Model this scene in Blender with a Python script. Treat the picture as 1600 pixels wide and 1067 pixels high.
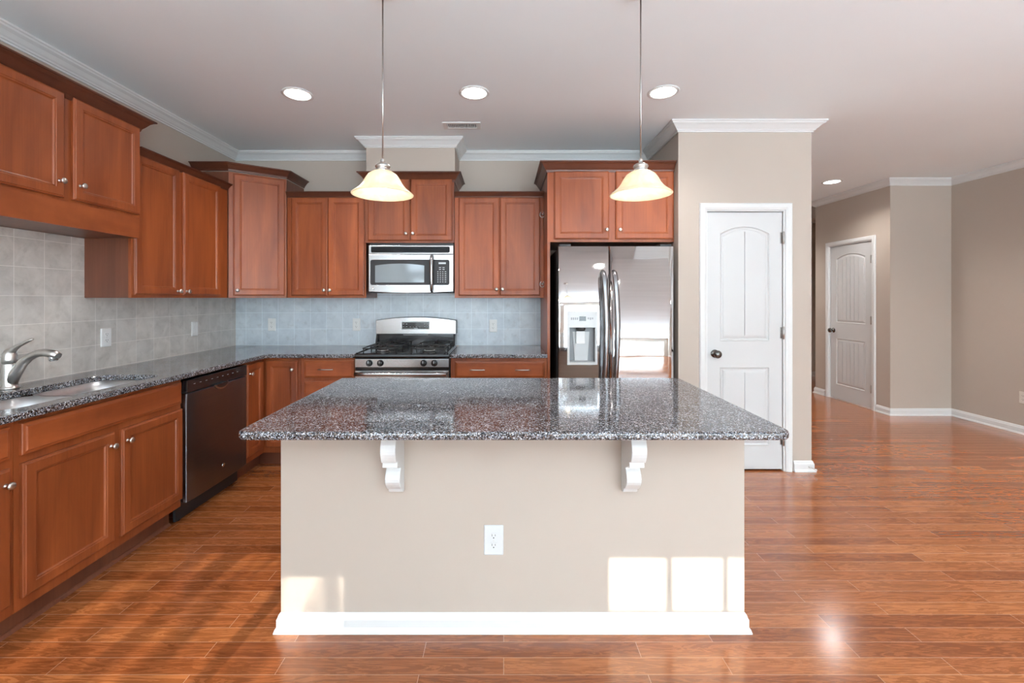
import bpy, bmesh, math, random
from mathutils import Vector, Matrix
random.seed(7)
PI = math.pi
for o in list(bpy.data.objects): bpy.data.objects.remove(o)
SC = bpy.context.scene
COL = SC.collection

# ------------------------------------------------------------------ camera
cam = bpy.data.cameras.new('camera'); camo = bpy.data.objects.new('camera', cam); COL.objects.link(camo)
camo.location = (0, 0, 1.365); camo.rotation_euler = (PI/2, 0, 0)
cam.sensor_width = 36; cam.lens = 690/1600*36
cam.shift_x = 13/1600; cam.shift_y = -68/1600
cam.clip_start = .05
SC.camera = camo

# ------------------------------------------------------------------ light and exposure
SC.view_settings.view_transform = 'Standard'; SC.view_settings.look = 'None'
SC.view_settings.gamma = 1; SC.view_settings.use_curve_mapping = False
SC.view_settings.exposure = 0.50
w = bpy.data.worlds.new('daylight'); SC.world = w; w.use_nodes = True
bg = w.node_tree.nodes['Background']; bg.inputs[0].default_value = (.72, .86, 1.0, 1); bg.inputs[1].default_value = 5

def area(name, loc, rot, sx, sy, power, color=(1, 1, 1), spread=PI):
    l = bpy.data.lights.new(name, 'AREA'); l.shape = 'RECTANGLE'; l.size = sx; l.size_y = sy
    l.energy = power; l.color = color; l.spread = spread
    o = bpy.data.objects.new(name, l); COL.objects.link(o); o.location = loc; o.rotation_euler = rot
    return o
sl = bpy.data.lights.new('sun', 'SUN'); sl.energy = 8; sl.angle = math.radians(.2); sl.color = (1, .93, .80)
so = bpy.data.objects.new('sun', sl); COL.objects.link(so)
SUN = Vector((.1, 1, -.398)); so.rotation_euler = SUN.to_track_quat('-Z', 'Y').to_euler(); so.location = (0, -8, 6)
# daylight falling in through the glazing behind the camera
area('patio_door_daylight', (2.5, -3.66, 1.1), (PI/2, 0, 0), 3.6, 2.0, 30, (.70, .86, 1))
area('dining_window_daylight', (-1.3, -3.66, 1.5), (PI/2, 0, 0), 1.8, 1.3, 25, (.70, .86, 1))
# fill lamp added outside the windows, aimed upward to brighten the ceiling
area('ceiling_fill', (1.0, -4.95, -.85), (math.radians(90+44), 0, 0), 7.2, 2.2, 4700, (.70, .875, 1))

# ------------------------------------------------------------------ materials
def new_mat(name):
    m = bpy.data.materials.new(name); m.use_nodes = True
    nt = m.node_tree; b = nt.nodes['Principled BSDF']
    return m, nt, b
def N(nt, t, **kw):
    n = nt.nodes.new(t)
    for k, v in kw.items():
        if k in n.inputs: n.inputs[k].default_value = v
        else: setattr(n, k, v)
    return n
def coords(nt, scale=(1, 1, 1), loc=(0, 0, 0), rot=(0, 0, 0)):
    tc = N(nt, 'ShaderNodeTexCoord'); mp = N(nt, 'ShaderNodeMapping')
    mp.inputs['Scale'].default_value = scale; mp.inputs['Location'].default_value = loc; mp.inputs['Rotation'].default_value = rot
    nt.links.new(tc.outputs['Object'], mp.inputs['Vector']); return mp.outputs['Vector']
def ramp(nt, fac, stops):
    r = N(nt, 'ShaderNodeValToRGB'); e = r.color_ramp.elements
    while len(e) < len(stops): e.new(.5)
    for i, (p, c) in enumerate(stops):
        e[i].position = p; e[i].color = (*c, 1)
    nt.links.new(fac, r.inputs[0]); return r.outputs[0]
def mix(nt, a, b, fac, mode='MIX'):
    m = N(nt, 'ShaderNodeMix'); m.data_type = 'RGBA'; m.blend_type = mode
    for sock, v in ((m.inputs[6], a), (m.inputs[7], b), (m.inputs[0], fac)):
        if isinstance(v, bpy.types.NodeSocket): nt.links.new(v, sock)
        elif isinstance(v, tuple): sock.default_value = (*v, 1)
        else: sock.default_value = v
    return m.outputs[2]
def bump(nt, b, h, strength=.2, dist=.01):
    n = N(nt, 'ShaderNodeBump'); n.inputs['Strength'].default_value = strength; n.inputs['Distance'].default_value = dist
    nt.links.new(h, n.inputs['Height']); nt.links.new(n.outputs[0], b.inputs['Normal'])
def paint(name, col, rough=.5, var=.02, scale=3, metal=0, bmp=0, coat=0):
    m, nt, b = new_mat(name)
    v = coords(nt)
    n = N(nt, 'ShaderNodeTexNoise', Scale=scale, Detail=3.0); nt.links.new(v, n.inputs['Vector'])
    c0 = tuple(max(0, c*(1-var)) for c in col); c1 = tuple(min(1, c*(1+var)) for c in col)
    nt.links.new(ramp(nt, n.outputs[0], [(.3, c0), (.7, c1)]), b.inputs['Base Color'])
    b.inputs['Roughness'].default_value = rough; b.inputs['Metallic'].default_value = metal
    b.inputs['Coat Weight'].default_value = coat
    if bmp:
        n2 = N(nt, 'ShaderNodeTexNoise', Scale=220.0, Detail=2.0); nt.links.new(v, n2.inputs['Vector'])
        bump(nt, b, n2.outputs[0], bmp, .002)
    return m
M = {}
M['wall'] = paint('beige_wall_paint', (.485, .412, .35), .6, .015, 1.5, bmp=.06)
M['ceiling'] = paint('ceiling_paint', (.85, .895, .91), .8, .01, 1.5)
M['trim'] = paint('white_trim_paint', (.70, .70, .69), .35, .01, 3)
M['door'] = paint('white_door_paint', (.60, .60, .595), .38, .01, 3)
M['nickel'] = paint('brushed_nickel', (.62, .60, .57), .28, .05, 60, metal=1)
M['rod'] = paint('satin_nickel_rod', (.42, .40, .38), .3, .05, 60, metal=1)
M['chrome'] = paint('polished_chrome', (.8, .8, .8), .12, .02, 10, metal=1)
M['darknickel'] = paint('dark_nickel', (.16, .15, .14), .22, .1, 40, metal=1)
M['black'] = paint('black_enamel', (.012, .012, .014), .18, .1, 5, coat=.3)
M['blackmatte'] = paint('black_plastic', (.018, .018, .02), .45, .1, 5)
M['iron'] = paint('cast_iron', (.02, .02, .021), .55, .2, 90)
M['greyplastic'] = paint('grey_plastic', (.30, .31, .32), .4, .03, 5)
M['lightplastic'] = paint('light_grey_plastic', (.62, .63, .63), .35, .03, 5)
M['plate'] = paint('white_outlet_plastic', (.80, .80, .79), .35, .01, 5)
M['greyplate'] = paint('grey_white_outlet_plastic', (.64, .65, .65), .35, .01, 5)
M['beigeplate'] = paint('almond_outlet_plastic', (.66, .60, .53), .4, .01, 5)
M['slot'] = paint('dark_slot', (.03, .03, .03), .6, .05, 5)
M['glassgrey'] = paint('grey_oven_glass', (.20, .235, .26), .10, .03, 5, coat=.5)
M['legend'] = paint('printed_legend', (.55, .58, .60), .5, .05, 5)
M['blind'] = paint('white_blind_slat', (.88, .88, .87), .5, .01, 5)
def translucent(m, fac):
    nt = m.node_tree; b = nt.nodes['Principled BSDF']; t = N(nt, 'ShaderNodeBsdfTranslucent'); t.inputs[0].default_value = (.85, .85, .83, 1)
    mx = N(nt, 'ShaderNodeMixShader'); mx.inputs[0].default_value = fac
    nt.links.new(b.outputs[0], mx.inputs[1]); nt.links.new(t.outputs[0], mx.inputs[2]); nt.links.new(mx.outputs[0], nt.nodes['Material Output'].inputs[0])
translucent(M['blind'], .50)
M['sinksteel'] = paint('sink_steel', (.62, .63, .64), .40, .04, 30, metal=1)
M['outside'] = paint('hall_carpet', (.10, .07, .05), .9, .1, 60)
M['handlesteel'] = paint('handle_steel', (.30, .30, .31), .24, .05, 30, metal=1)

def emis(name, col, strength):
    m, nt, b = new_mat(name)
    b.inputs['Base Color'].default_value = (*col, 1)
    b.inputs['Emission Color'].default_value = (*col, 1); b.inputs['Emission Strength'].default_value = strength
    return m
M['lamp'] = emis('lit_lens', (1, .98, .95), 6)
M['bulb'] = emis('lit_bulb', (1, .95, .85), 4)

def steel(name, col, rough, stretch=(2, 2, 200), waves=0.0, dark=0.0):
    m, nt, b = new_mat(name)
    v = coords(nt, stretch)
    n = N(nt, 'ShaderNodeTexNoise', Scale=1.0, Detail=4.0); nt.links.new(v, n.inputs['Vector'])
    c0 = tuple(c*.92 for c in col)
    nt.links.new(ramp(nt, n.outputs[0], [(.3, c0), (.7, col)]), b.inputs['Base Color'])
    b.inputs['Metallic'].default_value = 1; b.inputs['Roughness'].default_value = rough
    if waves:
        v2 = coords(nt, (1.6, 1, 7.5))
        n2 = N(nt, 'ShaderNodeTexNoise', Scale=1.0, Detail=1.0); nt.links.new(v2, n2.inputs['Vector'])
        bump(nt, b, n2.outputs[0], waves, .03)
    return m
M['steel'] = steel('stainless_steel', (.47, .47, .475), .27)
M['steel_dw'] = steel('dark_stainless_steel', (.24, .262, .30), .28, (2, 2, 200))
M['steel_fridge'] = steel('wavy_stainless_steel', (.78, .785, .79), .055, (2, 2, 60), waves=.10)

def wood(name, dark, light, scale=(7, 7, 1.3), rough=.42, rnd=.22):
    m, nt, b = new_mat(name)
    v = coords(nt, scale)
    oi = N(nt, 'ShaderNodeObjectInfo')
    add = N(nt, 'ShaderNodeVectorMath', operation='ADD'); nt.links.new(v, add.inputs[0])
    mul = N(nt, 'ShaderNodeMath', operation='MULTIPLY'); nt.links.new(oi.outputs['Random'], mul.inputs[0]); mul.inputs[1].default_value = 37
    nt.links.new(mul.outputs[0], add.inputs[1])
    n = N(nt, 'ShaderNodeTexNoise', Scale=1.0, Detail=5.0, Roughness=.55, Distortion=.6); nt.links.new(add.outputs[0], n.inputs['Vector'])
    sc = N(nt, 'ShaderNodeVectorMath', operation='MULTIPLY'); nt.links.new(add.outputs[0], sc.inputs[0]); sc.inputs[1].default_value = (14, 14, 1.2)
    g = N(nt, 'ShaderNodeTexNoise', Scale=1.0, Detail=3.0); nt.links.new(sc.outputs[0], g.inputs['Vector'])
    c = ramp(nt, n.outputs[0], [(.28, dark), (.72, light)])
    c2 = mix(nt, c, ramp(nt, g.outputs[0], [(.3, (.72, .70, .68)), (.6, (1, 1, 1))]), .45, 'MULTIPLY')
    hv = N(nt, 'ShaderNodeHueSaturation'); nt.links.new(c2, hv.inputs['Color'])
    mr = N(nt, 'ShaderNodeMapRange'); nt.links.new(oi.outputs['Random'], mr.inputs[0]); mr.inputs[3].default_value = 1-rnd/2; mr.inputs[4].default_value = 1+rnd/2
    nt.links.new(mr.outputs[0], hv.inputs['Value'])
    nt.links.new(hv.outputs[0], b.inputs['Base Color'])
    b.inputs['Specular IOR Level'].default_value = .4; b.inputs['Roughness'].default_value = rough; b.inputs['Coat Weight'].default_value = .25; b.inputs['Coat Roughness'].default_value = .22
    return m
M['wood'] = wood('cherry_stained_maple', (.215, .046, .012), (.41, .102, .027))
M['woodh'] = wood('cherry_stained_maple_horizontal', (.215, .046, .012), (.41, .102, .027), scale=(1.3, 7, 7))
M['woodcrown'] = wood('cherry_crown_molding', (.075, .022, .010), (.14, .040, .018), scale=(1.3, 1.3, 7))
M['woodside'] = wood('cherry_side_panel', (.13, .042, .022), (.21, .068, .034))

def granite(name):
    m, nt, b = new_mat(name)
    v = coords(nt)
    d = N(nt, 'ShaderNodeTexNoise', Scale=55.0, Detail=3.0); nt.links.new(v, d.inputs['Vector'])
    vm = N(nt, 'ShaderNodeVectorMath', operation='MULTIPLY_ADD'); nt.links.new(d.outputs[1], vm.inputs[0]); vm.inputs[1].default_value = (.012,)*3; nt.links.new(v, vm.inputs[2])
    vo = N(nt, 'ShaderNodeTexVoronoi', Scale=290.0); nt.links.new(vm.outputs[0], vo.inputs['Vector'])
    sep = N(nt, 'ShaderNodeSeparateColor'); nt.links.new(vo.outputs['Color'], sep.inputs[0])
    r = ramp(nt, sep.outputs[0], [(0, (.008, .010, .015)), (.26, (.035, .038, .046)), (.38, (.12, .10, .09)), (.58, (.20, .155, .125)), (.68, (.27, .29, .33)), (.85, (.62, .64, .68))])
    r.node.color_ramp.interpolation = 'CONSTANT'
    n = N(nt, 'ShaderNodeTexNoise', Scale=9.0, Detail=4.0); nt.links.new(v, n.inputs['Vector'])
    c = mix(nt, r, ramp(nt, n.outputs[0], [(.35, (.62, .60, .62)), (.65, (1, 1, 1))]), .8, 'MULTIPLY')
    nt.links.new(c, b.inputs['Base Color'])
    b.inputs['Roughness'].default_value = .07; b.inputs['IOR'].default_value = 1.6
    return m
M['granite'] = granite('speckled_granite')

def tile(name, axis, col0, col1):
    m, nt, b = new_mat(name)
    tc = N(nt, 'ShaderNodeTexCoord'); sp = N(nt, 'ShaderNodeSeparateXYZ'); nt.links.new(tc.outputs['Object'], sp.inputs[0])
    cb = N(nt, 'ShaderNodeCombineXYZ'); nt.links.new(sp.outputs[axis], cb.inputs[0]); nt.links.new(sp.outputs[2], cb.inputs[1])
    br = N(nt, 'ShaderNodeTexBrick'); nt.links.new(cb.outputs[0], br.inputs['Vector'])
    br.offset = 0; br.squash = 1
    br.inputs['Scale'].default_value = 1; br.inputs['Brick Width'].default_value = .153; br.inputs['Row Height'].default_value = .153
    br.inputs['Mortar Size'].default_value = .0016; br.inputs['Mortar Smooth'].default_value = .2
    br.inputs['Color1'].default_value = (.95, .95, .95, 1); br.inputs['Color2'].default_value = (1.02, 1.0, .98, 1); br.inputs['Mortar'].default_value = (1, 1, 1, 1)
    n = N(nt, 'ShaderNodeTexNoise', Scale=9.0, Detail=6.0, Roughness=.62, Distortion=.5); nt.links.new(tc.outputs['Object'], n.inputs['Vector'])
    c = ramp(nt, n.outputs[0], [(.3, col0), (.62, col1)])
    n3 = N(nt, 'ShaderNodeTexNoise', Scale=22.0, Detail=4.0); nt.links.new(tc.outputs['Object'], n3.inputs['Vector'])
    c = mix(nt, c, ramp(nt, n3.outputs[0], [(.30, (.86, .84, .83)), (.42, (1, 1, 1))]), .7, 'MULTIPLY')
    c = mix(nt, c, br.outputs[0], 1.0, 'MULTIPLY')
    c = mix(nt, c, tuple(min(1, x*1.22) for x in col1), br.outputs[1])
    nt.links.new(c, b.inputs['Base Color']); b.inputs['Roughness'].default_value = .27
    inv = N(nt, 'ShaderNodeMath', operation='SUBTRACT'); inv.inputs[0].default_value = 1; nt.links.new(br.outputs[1], inv.inputs[1])
    bump(nt, b, inv.outputs[0], .35, .003)
    return m
M['tile_left'] = tile('beige_grey_stone_tile', 1, (.52, .485, .45), (.68, .64, .60))
M['tile_back'] = tile('cool_lit_stone_tile', 0, (.57, .64, .70), (.70, .77, .83))  # cool cast of the light put into the back tile's colour

def floor_mat():
    m, nt, b = new_mat('oak_strip_floor')
    tc = N(nt, 'ShaderNodeTexCoord')
    br = N(nt, 'ShaderNodeTexBrick'); nt.links.new(tc.outputs['Object'], br.inputs['Vector'])
    br.offset = .37; br.offset_frequency = 2; br.squash = 1
    br.inputs['Scale'].default_value = 1; br.inputs['Brick Width'].default_value = .83; br.inputs['Row Height'].default_value = .0762
    br.inputs['Mortar Size'].default_value = .0009; br.inputs['Mortar Smooth'].default_value = .1
    br.inputs['Color1'].default_value = (0, 0, 0, 1); br.inputs['Color2'].default_value = (1, 1, 1, 1); br.inputs['Bias'].default_value = 0
    br.inputs['Mortar'].default_value = (.5, .5, .5, 1)
    # shift the grain per plank
    vm = N(nt, 'ShaderNodeVectorMath', operation='MULTIPLY_ADD'); nt.links.new(br.outputs[0], vm.inputs[0]); vm.inputs[1].default_value = (9, 5, 3); nt.links.new(tc.outputs['Object'], vm.inputs[2])
    sc = N(nt, 'ShaderNodeVectorMath', operation='MULTIPLY'); nt.links.new(vm.outputs[0], sc.inputs[0]); sc.inputs[1].default_value = (1.6, 16, 1)
    g = N(nt, 'ShaderNodeTexNoise', Scale=1.6, Detail=6.0, Roughness=.6, Distortion=1.6); nt.links.new(sc.outputs[0], g.inputs['Vector'])
    # cathedral rings
    rg = N(nt, 'ShaderNodeMath', operation='MULTIPLY'); nt.links.new(g.outputs[0], rg.inputs[0]); rg.inputs[1].default_value = 38
    sn = N(nt, 'ShaderNodeMath', operation='SINE'); nt.links.new(rg.outputs[0], sn.inputs[0])
    base = ramp(nt, br.outputs[0], [(0, (.33, .095, .028)), (.5, (.42, .132, .040)), (1, (.52, .18, .056))])
    c = mix(nt, base, ramp(nt, sn.outputs[0], [(.0, (.50, .42, .36)), (.45, (1, 1, 1))]), .6, 'MULTIPLY')
    c = mix(nt, c, ramp(nt, g.outputs[0], [(.3, (.78, .74, .7)), (.7, (1.0, 1.0, 1.0))]), .6, 'MULTIPLY')
    c = mix(nt, c, (.62, .34, .20), br.outputs[1])
    nt.links.new(c, b.inputs['Base Color'])
    b.inputs['Roughness'].default_value = .20; b.inputs['Coat Weight'].default_value = .5; b.inputs['Coat Roughness'].default_value = .15
    n2 = N(nt, 'ShaderNodeTexNoise', Scale=3.0, Detail=2.0); nt.links.new(tc.outputs['Object'], n2.inputs['Vector'])
    bump(nt, b, n2.outputs[0], .08, .02)
    return m
M['floor'] = floor_mat()

def shade_mat():
    m, nt, b = new_mat('alabaster_glass')
    out = nt.nodes['Material Output']
    v = coords(nt); n = N(nt, 'ShaderNodeTexNoise', Scale=14.0, Detail=3.0, Distortion=1.5); nt.links.new(v, n.inputs['Vector'])
    c = ramp(nt, n.outputs[0], [(.35, (.86, .75, .54)), (.65, (.92, .84, .68))])
    nt.links.new(c, b.inputs['Base Color']); b.inputs['Roughness'].default_value = .25
    b.inputs['Emission Color'].default_value = (1, .92, .74, 1); b.inputs['Emission Strength'].default_value = .10
    t = N(nt, 'ShaderNodeBsdfTranslucent'); nt.links.new(c, t.inputs[0])
    mx = N(nt, 'ShaderNodeMixShader'); mx.inputs[0].default_value = .35
    nt.links.new(b.outputs[0], mx.inputs[1]); nt.links.new(t.outputs[0], mx.inputs[2]); nt.links.new(mx.outputs[0], out.inputs[0])
    return m
M['shade'] = shade_mat()
def glass_mat():
    m, nt, b = new_mat('window_glass')
    out = nt.nodes['Material Output']; t = N(nt, 'ShaderNodeBsdfTransparent'); b.inputs['Roughness'].default_value = .02; b.inputs['Base Color'].default_value = (.8, .85, .85, 1)
    mx = N(nt, 'ShaderNodeMixShader'); mx.inputs[0].default_value = .06
    nt.links.new(t.outputs[0], mx.inputs[1]); nt.links.new(b.outputs[0], mx.inputs[2]); nt.links.new(mx.outputs[0], out.inputs[0])
    return m
M['glass'] = glass_mat()
def dapple_mat():
    m, nt, b = new_mat('sun_dapple_filter')
    out = nt.nodes['Material Output']; t = N(nt, 'ShaderNodeBsdfTransparent'); tl = N(nt, 'ShaderNodeBsdfTranslucent'); tl.inputs[0].default_value = (.7, .72, .74, 1)
    v = coords(nt, (5, 1, 1.5)); n = N(nt, 'ShaderNodeTexNoise', Scale=1.6, Detail=2.0); nt.links.new(v, n.inputs['Vector'])
    f = ramp(nt, n.outputs[0], [(.40, (.32, .32, .32)), (.60, (.90, .90, .90))])  # uneven transparency added to break the sun into streaks on the floor
    mx = N(nt, 'ShaderNodeMixShader'); nt.links.new(f, mx.inputs[0])
    nt.links.new(t.outputs[0], mx.inputs[1]); nt.links.new(tl.outputs[0], mx.inputs[2]); nt.links.new(mx.outputs[0], out.inputs[0])
    return m
M['dapple'] = dapple_mat()

# ------------------------------------------------------------------ mesh helpers
class MB:
    def __init__(s): s.v = []; s.f = []; s.sm = []
    def add(s, vs, fs, smooth=False):
        o = len(s.v); s.v += [tuple(p) for p in vs]
        for f in fs: s.f.append([i+o for i in f]); s.sm.append(smooth)
    def box(s, x0, x1, y0, y1, z0, z1):
        vs = [(x, y, z) for z in (z0, z1) for y in (y0, y1) for x in (x0, x1)]
        s.add(vs, [(0, 2, 3, 1), (4, 5, 7, 6), (0, 1, 5, 4), (2, 6, 7, 3), (0, 4, 6, 2), (1, 3, 7, 5)]); return s
    def prism(s, poly, a0, a1, axis='z', smooth=False):
        """poly (u,v) extruded along axis: z->(u,v,a)  x->(a,u,v)  y->(u,a,v)"""
        n = len(poly)
        def P(u, v, a): return {'z': (u, v, a), 'x': (a, u, v), 'y': (u, a, v)}[axis]
        vs = [P(u, v, a0) for u, v in poly]+[P(u, v, a1) for u, v in poly]
        o = len(s.v); s.v += vs
        s.f.append(list(range(o, o+n))[::-1]); s.sm.append(False)
        s.f.append(list(range(o+n, o+2*n))); s.sm.append(False)
        for i in range(n):
            j = (i+1) % n; s.f.append([o+i, o+j, o+n+j, o+n+i]); s.sm.append(smooth)
        return s
    def loops(s, loops, closed_start=True, closed_end=True, smooth=False):
        n = len(loops[0]); o = len(s.v)
        for L in loops: s.v += [tuple(p) for p in L]
        for k in range(len(loops)-1):
            for i in range(n):
                j = (i+1) % n
                s.f.append([o+k*n+i, o+k*n+j, o+(k+1)*n+j, o+(k+1)*n+i]); s.sm.append(smooth)
        if closed_start: s.f.append(list(range(o, o+n))[::-1]); s.sm.append(False)
        if closed_end: s.f.append(list(range(o+(len(loops)-1)*n, o+len(loops)*n))); s.sm.append(False)
        return s
    def lathe(s, prof, c=(0, 0, 0), axis='z', seg=28, sx=1, closed=False):
        """prof (r, h) about axis through c"""
        L = []
        for r, h in prof:
            ring = []
            for k in range(seg):
                a = 2*PI*k/seg; u = r*math.cos(a)*sx; v = r*math.sin(a)
                p = {'z': (u, v, h), 'y': (u, h, v), 'x': (h, u, v)}[axis]
                ring.append((c[0]+p[0], c[1]+p[1], c[2]+p[2]))
            L.append(ring)
        if closed: L.append(L[0])
        return s.loops(L, not closed and prof[0][0] > 1e-6, not closed and prof[-1][0] > 1e-6, True)
    def tube(s, pts, r, seg=10, flat=1.0):
        pts = [Vector(p) for p in pts]; rs = r if isinstance(r, (list, tuple)) else [r]*len(pts)
        L = []; up = None
        for i, p in enumerate(pts):
            t = (pts[min(i+1, len(pts)-1)]-pts[max(i-1, 0)]).normalized()
            if up is None:
                up = Vector((0, 0, 1)) if abs(t.z) < .9 else Vector((1, 0, 0))
            a = t.cross(up).normalized(); up = a.cross(t).normalized()
            L.append([p+a*math.cos(2*PI*k/seg)*rs[i]+up*math.sin(2*PI*k/seg)*rs[i]*flat for k in range(seg)])
        return s.loops(L, True, True, True)
    def holes(s, outer, hs, a0, a1, axis='z'):
        """polygon with holes, extruded"""
        def P(u, v, a): return Vector({'z': (u, v, a), 'x': (a, u, v), 'y': (u, a, v)}[axis])
        for a in (a0, a1):
            bm = bmesh.new(); es = []
            for L in [outer]+hs:
                vv = [bm.verts.new(P(u, v, a)) for u, v in L]
                for i in range(len(vv)): es.append(bm.edges.new((vv[i], vv[(i+1) % len(vv)])))
            bmesh.ops.triangle_fill(bm, use_beauty=True, use_dissolve=False, edges=es)
            bm.verts.index_update()
            s.add([v.co for v in bm.verts], [[v.index for v in f.verts] for f in bm.faces]); bm.free()
        for L in [outer]+hs:
            n = len(L); o = len(s.v); s.v += [tuple(P(u, v, a0)) for u, v in L]+[tuple(P(u, v, a1)) for u, v in L]
            for i in range(n):
                j = (i+1) % n; s.f.append([o+i, o+j, o+n+j, o+n+i]); s.sm.append(False)
        return s
    def sweep(s, path, prof, closed=False, smooth=False):
        """sweep (out, z) profile along xy path; out is to the right of travel; mitred"""
        n = len(path); L = []
        P = [Vector(p) for p in path]
        for i in range(n):
            def nr(a, b):
                d = (b-a).normalized(); return Vector((d.y, -d.x))
            if closed or 0 < i < n-1:
                n1 = nr(P[i-1], P[i]); n2 = nr(P[i], P[(i+1) % n]); o = (n1+n2)/(1+n1.dot(n2))
            elif i == 0: o = nr(P[0], P[1])
            else: o = nr(P[-2], P[-1])
            L.append([(P[i].x+o.x*u, P[i].y+o.y*u, z) for u, z in prof])
        if closed: L.append(L[0])
        return s.loops(L, not closed, not closed, smooth)
    def build(s, name, mat, parent=None, bevel=0, seg=2, angle=35):
        me = bpy.data.meshes.new(name); me.from_pydata(s.v, [], s.f)
        me.polygons.foreach_set('use_smooth', s.sm)
        bm = bmesh.new(); bm.from_mesh(me); bmesh.ops.remove_doubles(bm, verts=bm.verts, dist=1e-6)
        bmesh.ops.recalc_face_normals(bm, faces=bm.faces); bm.to_mesh(me); bm.free()
        me.materials.append(M[mat] if isinstance(mat, str) else mat)
        o = bpy.data.objects.new(name, me); COL.objects.link(o)
        if parent: o.parent = parent
        if bevel:
            b = o.modifiers.new('bevel', 'BEVEL'); b.width = bevel; b.segments = seg; b.limit_method = 'ANGLE'; b.angle_limit = math.radians(angle)
        return o
def thing(name, label, cat, loc=(0, 0, 0), rz=0, group=None):
    o = bpy.data.objects.new(name, None); COL.objects.link(o); o.location = loc; o.rotation_euler = (0, 0, rz)
    o.empty_display_size = .1; o['label'] = label; o['category'] = cat
    if group: o['group'] = group
    return o
def tag(o, label, cat, group=None):
    o['label'] = label; o['category'] = cat
    if group: o['group'] = group
    return o
def struct(o): o['kind'] = 'structure'; return o
def rrect(x0, x1, y0, y1, r, n=5):
    pts = []
    for cx, cy, a0 in ((x1-r, y1-r, 0), (x0+r, y1-r, 90), (x0+r, y0+r, 180), (x1-r, y0+r, 270)):
        for k in range(n+1):
            a = math.radians(a0+90*k/n); pts.append((cx+r*math.cos(a), cy+r*math.sin(a)))
    return pts

# ------------------------------------------------------------------ room dimensions
XL, YB, ZC = -2.552, 4.202, 2.745
XR = 5.2; YR = -3.5
CHX0, CHX1, CHY = -1.195, -.4246, 3.84
PX0, PX1, PY = 1.376, 2.426, 3.48
HX, HY0, HY1 = 4.49, 5.13, 6.36
YF = 7.7

# floor, ceiling
struct(MB().box(XL-.1, 6.6, YR-.1, YF+.1, -.1, 0).build('floor', 'floor'))
struct(MB().box(XL-.1, 6.6, YR-.1, YF+.1, ZC, ZC+.1).build('ceiling', 'ceiling'))
# walls
struct(MB().box(XL-.1, XL, YR-.1, YB+.1, 0, ZC).build('wall_left', 'wall'))
struct(MB().box(XL, PX0, YB, YB+.1, 0, ZC).build('wall_back', 'wall'))
struct(MB().box(CHX0, CHX1, CHY, YB, 2.41, ZC).build('wall_chase', 'wall'))
DX0, DX1, DZ = 1.592, 2.219, 2.060      # pantry door opening
pw = MB(); pw.holes([(PX0, 0), (DX0, 0), (DX0, DZ), (DX1, DZ), (DX1, 0), (PX1, 0), (PX1, ZC), (PX0, ZC)], [], PY, PY+.1, 'y')
pw.build('wall_pantry_front', 'wall')['kind'] = 'structure'
struct(MB().box(PX0, PX0+.1, PY+.1, YB+.1, 0, ZC).build('wall_pantry_left', 'wall'))
struct(MB().box(PX1-.1, PX1, PY+.1, YF, 0, ZC).build('wall_pantry_right', 'wall'))
struct(MB().box(PX0+.1, PX1-.1, YB, YB+.1, 0, ZC).build('wall_pantry_rear', 'wall'))
HD0, HD1, HDZ = 5.378, 6.096, 2.075
hw = MB(); hw.holes([(HY0, 0), (HD0, 0), (HD0, HDZ), (HD1, HDZ), (HD1, 0), (HY1, 0), (HY1, ZC), (HY0, ZC)], [], HX, HX+.1, 'x')
struct(hw.build('wall_hall', 'wall'))
struct(MB().box(HX+.1, XR, HY0, HY0+.1, 0, ZC).build('wall_alcove', 'wall'))
struct(MB().box(XR, XR+.1, YR-.1, HY0+.1, 0, ZC).build('wall_right', 'wall'))
struct(MB().box(HX+.1, 6.5, HY1-.1, HY1, 0, ZC).build('wall_hall_end', 'wall'))
struct(MB().box(PX1, 6.6, YF, YF+.1, 0, ZC).build('wall_far', 'wall'))
struct(MB().box(6.5, 6.6, HY1-.1, YF, 0, ZC).build('wall_passage', 'wall'))
# rear wall with its glazing
W1 = (.7, 4.3, .15, 2.12); W3 = (-2.3, -.4, .60, 1.90); W4 = (-2.46, -1.16, 1.98, 2.40)
TR = (-.095-.012, .470, 2.198, 2.404+.046)
def rect(a, b, c, d): return [(a, c), (b, c), (b, d), (a, d)]
rw = MB(); rw.holes(rect(XL-.1, XR+.1, 0, ZC), [rect(*W1), rect(*W3), rect(*W4), rect(*TR)], YR-.1, YR, 'y')
struct(rw.build('wall_rear', 'wall'))

def window(n, W, cols, blind, fr=.045, pane='glass'):
    x0, x1, z0, z1 = W
    m = MB(); m.holes(rect(x0, x1, z0, z1), [rect(x0+fr, x1-fr, z0+fr, z1-fr)], YR-.09, YR-.03, 'y')
    for k in range(1, cols):
        x = x0+(x1-x0)*k/cols; m.box(x-.03, x+.03, YR-.085, YR-.035, z0+fr, z1-fr)
    f = struct(m.build('window_%d' % n, 'trim'))
    MB().box(x0+fr, x1-fr, YR-.062, YR-.058, z0+fr, z1-fr).build('glass_pane', pane, f)
    if blind:
        s = MB(); t = math.radians(42); z = z0+.05
        while z < z1-.05:
            dy, dz = .0375*math.cos(t), .0375*math.sin(t)
            s.add([(x0+.01, YR+.04-dy, z-dz), (x1-.01, YR+.04-dy, z-dz), (x1-.01, YR+.04+dy, z+dz), (x0+.01, YR+.04+dy, z+dz)], [(0, 1, 2, 3)])
            z += .069
        s.build('blind', 'blind', f)
window(1, W1, 3, True); window(3, W3, 2, True); window(4, W4, 3, False, .03, 'dapple')
# transom: bare panes, three lights
x0, x1, z0, z1 = TR
m = MB()
for a, b in ((.133, .160), (.365, .388)): m.box(a, b, YR-.03, YR-.005, z0, z1)
t_ = struct(m.build('window_2', 'trim')); MB().box(x0, x1, YR-.062, YR-.058, z0, z1).build('glass_pane', 'glass', t_)

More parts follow.
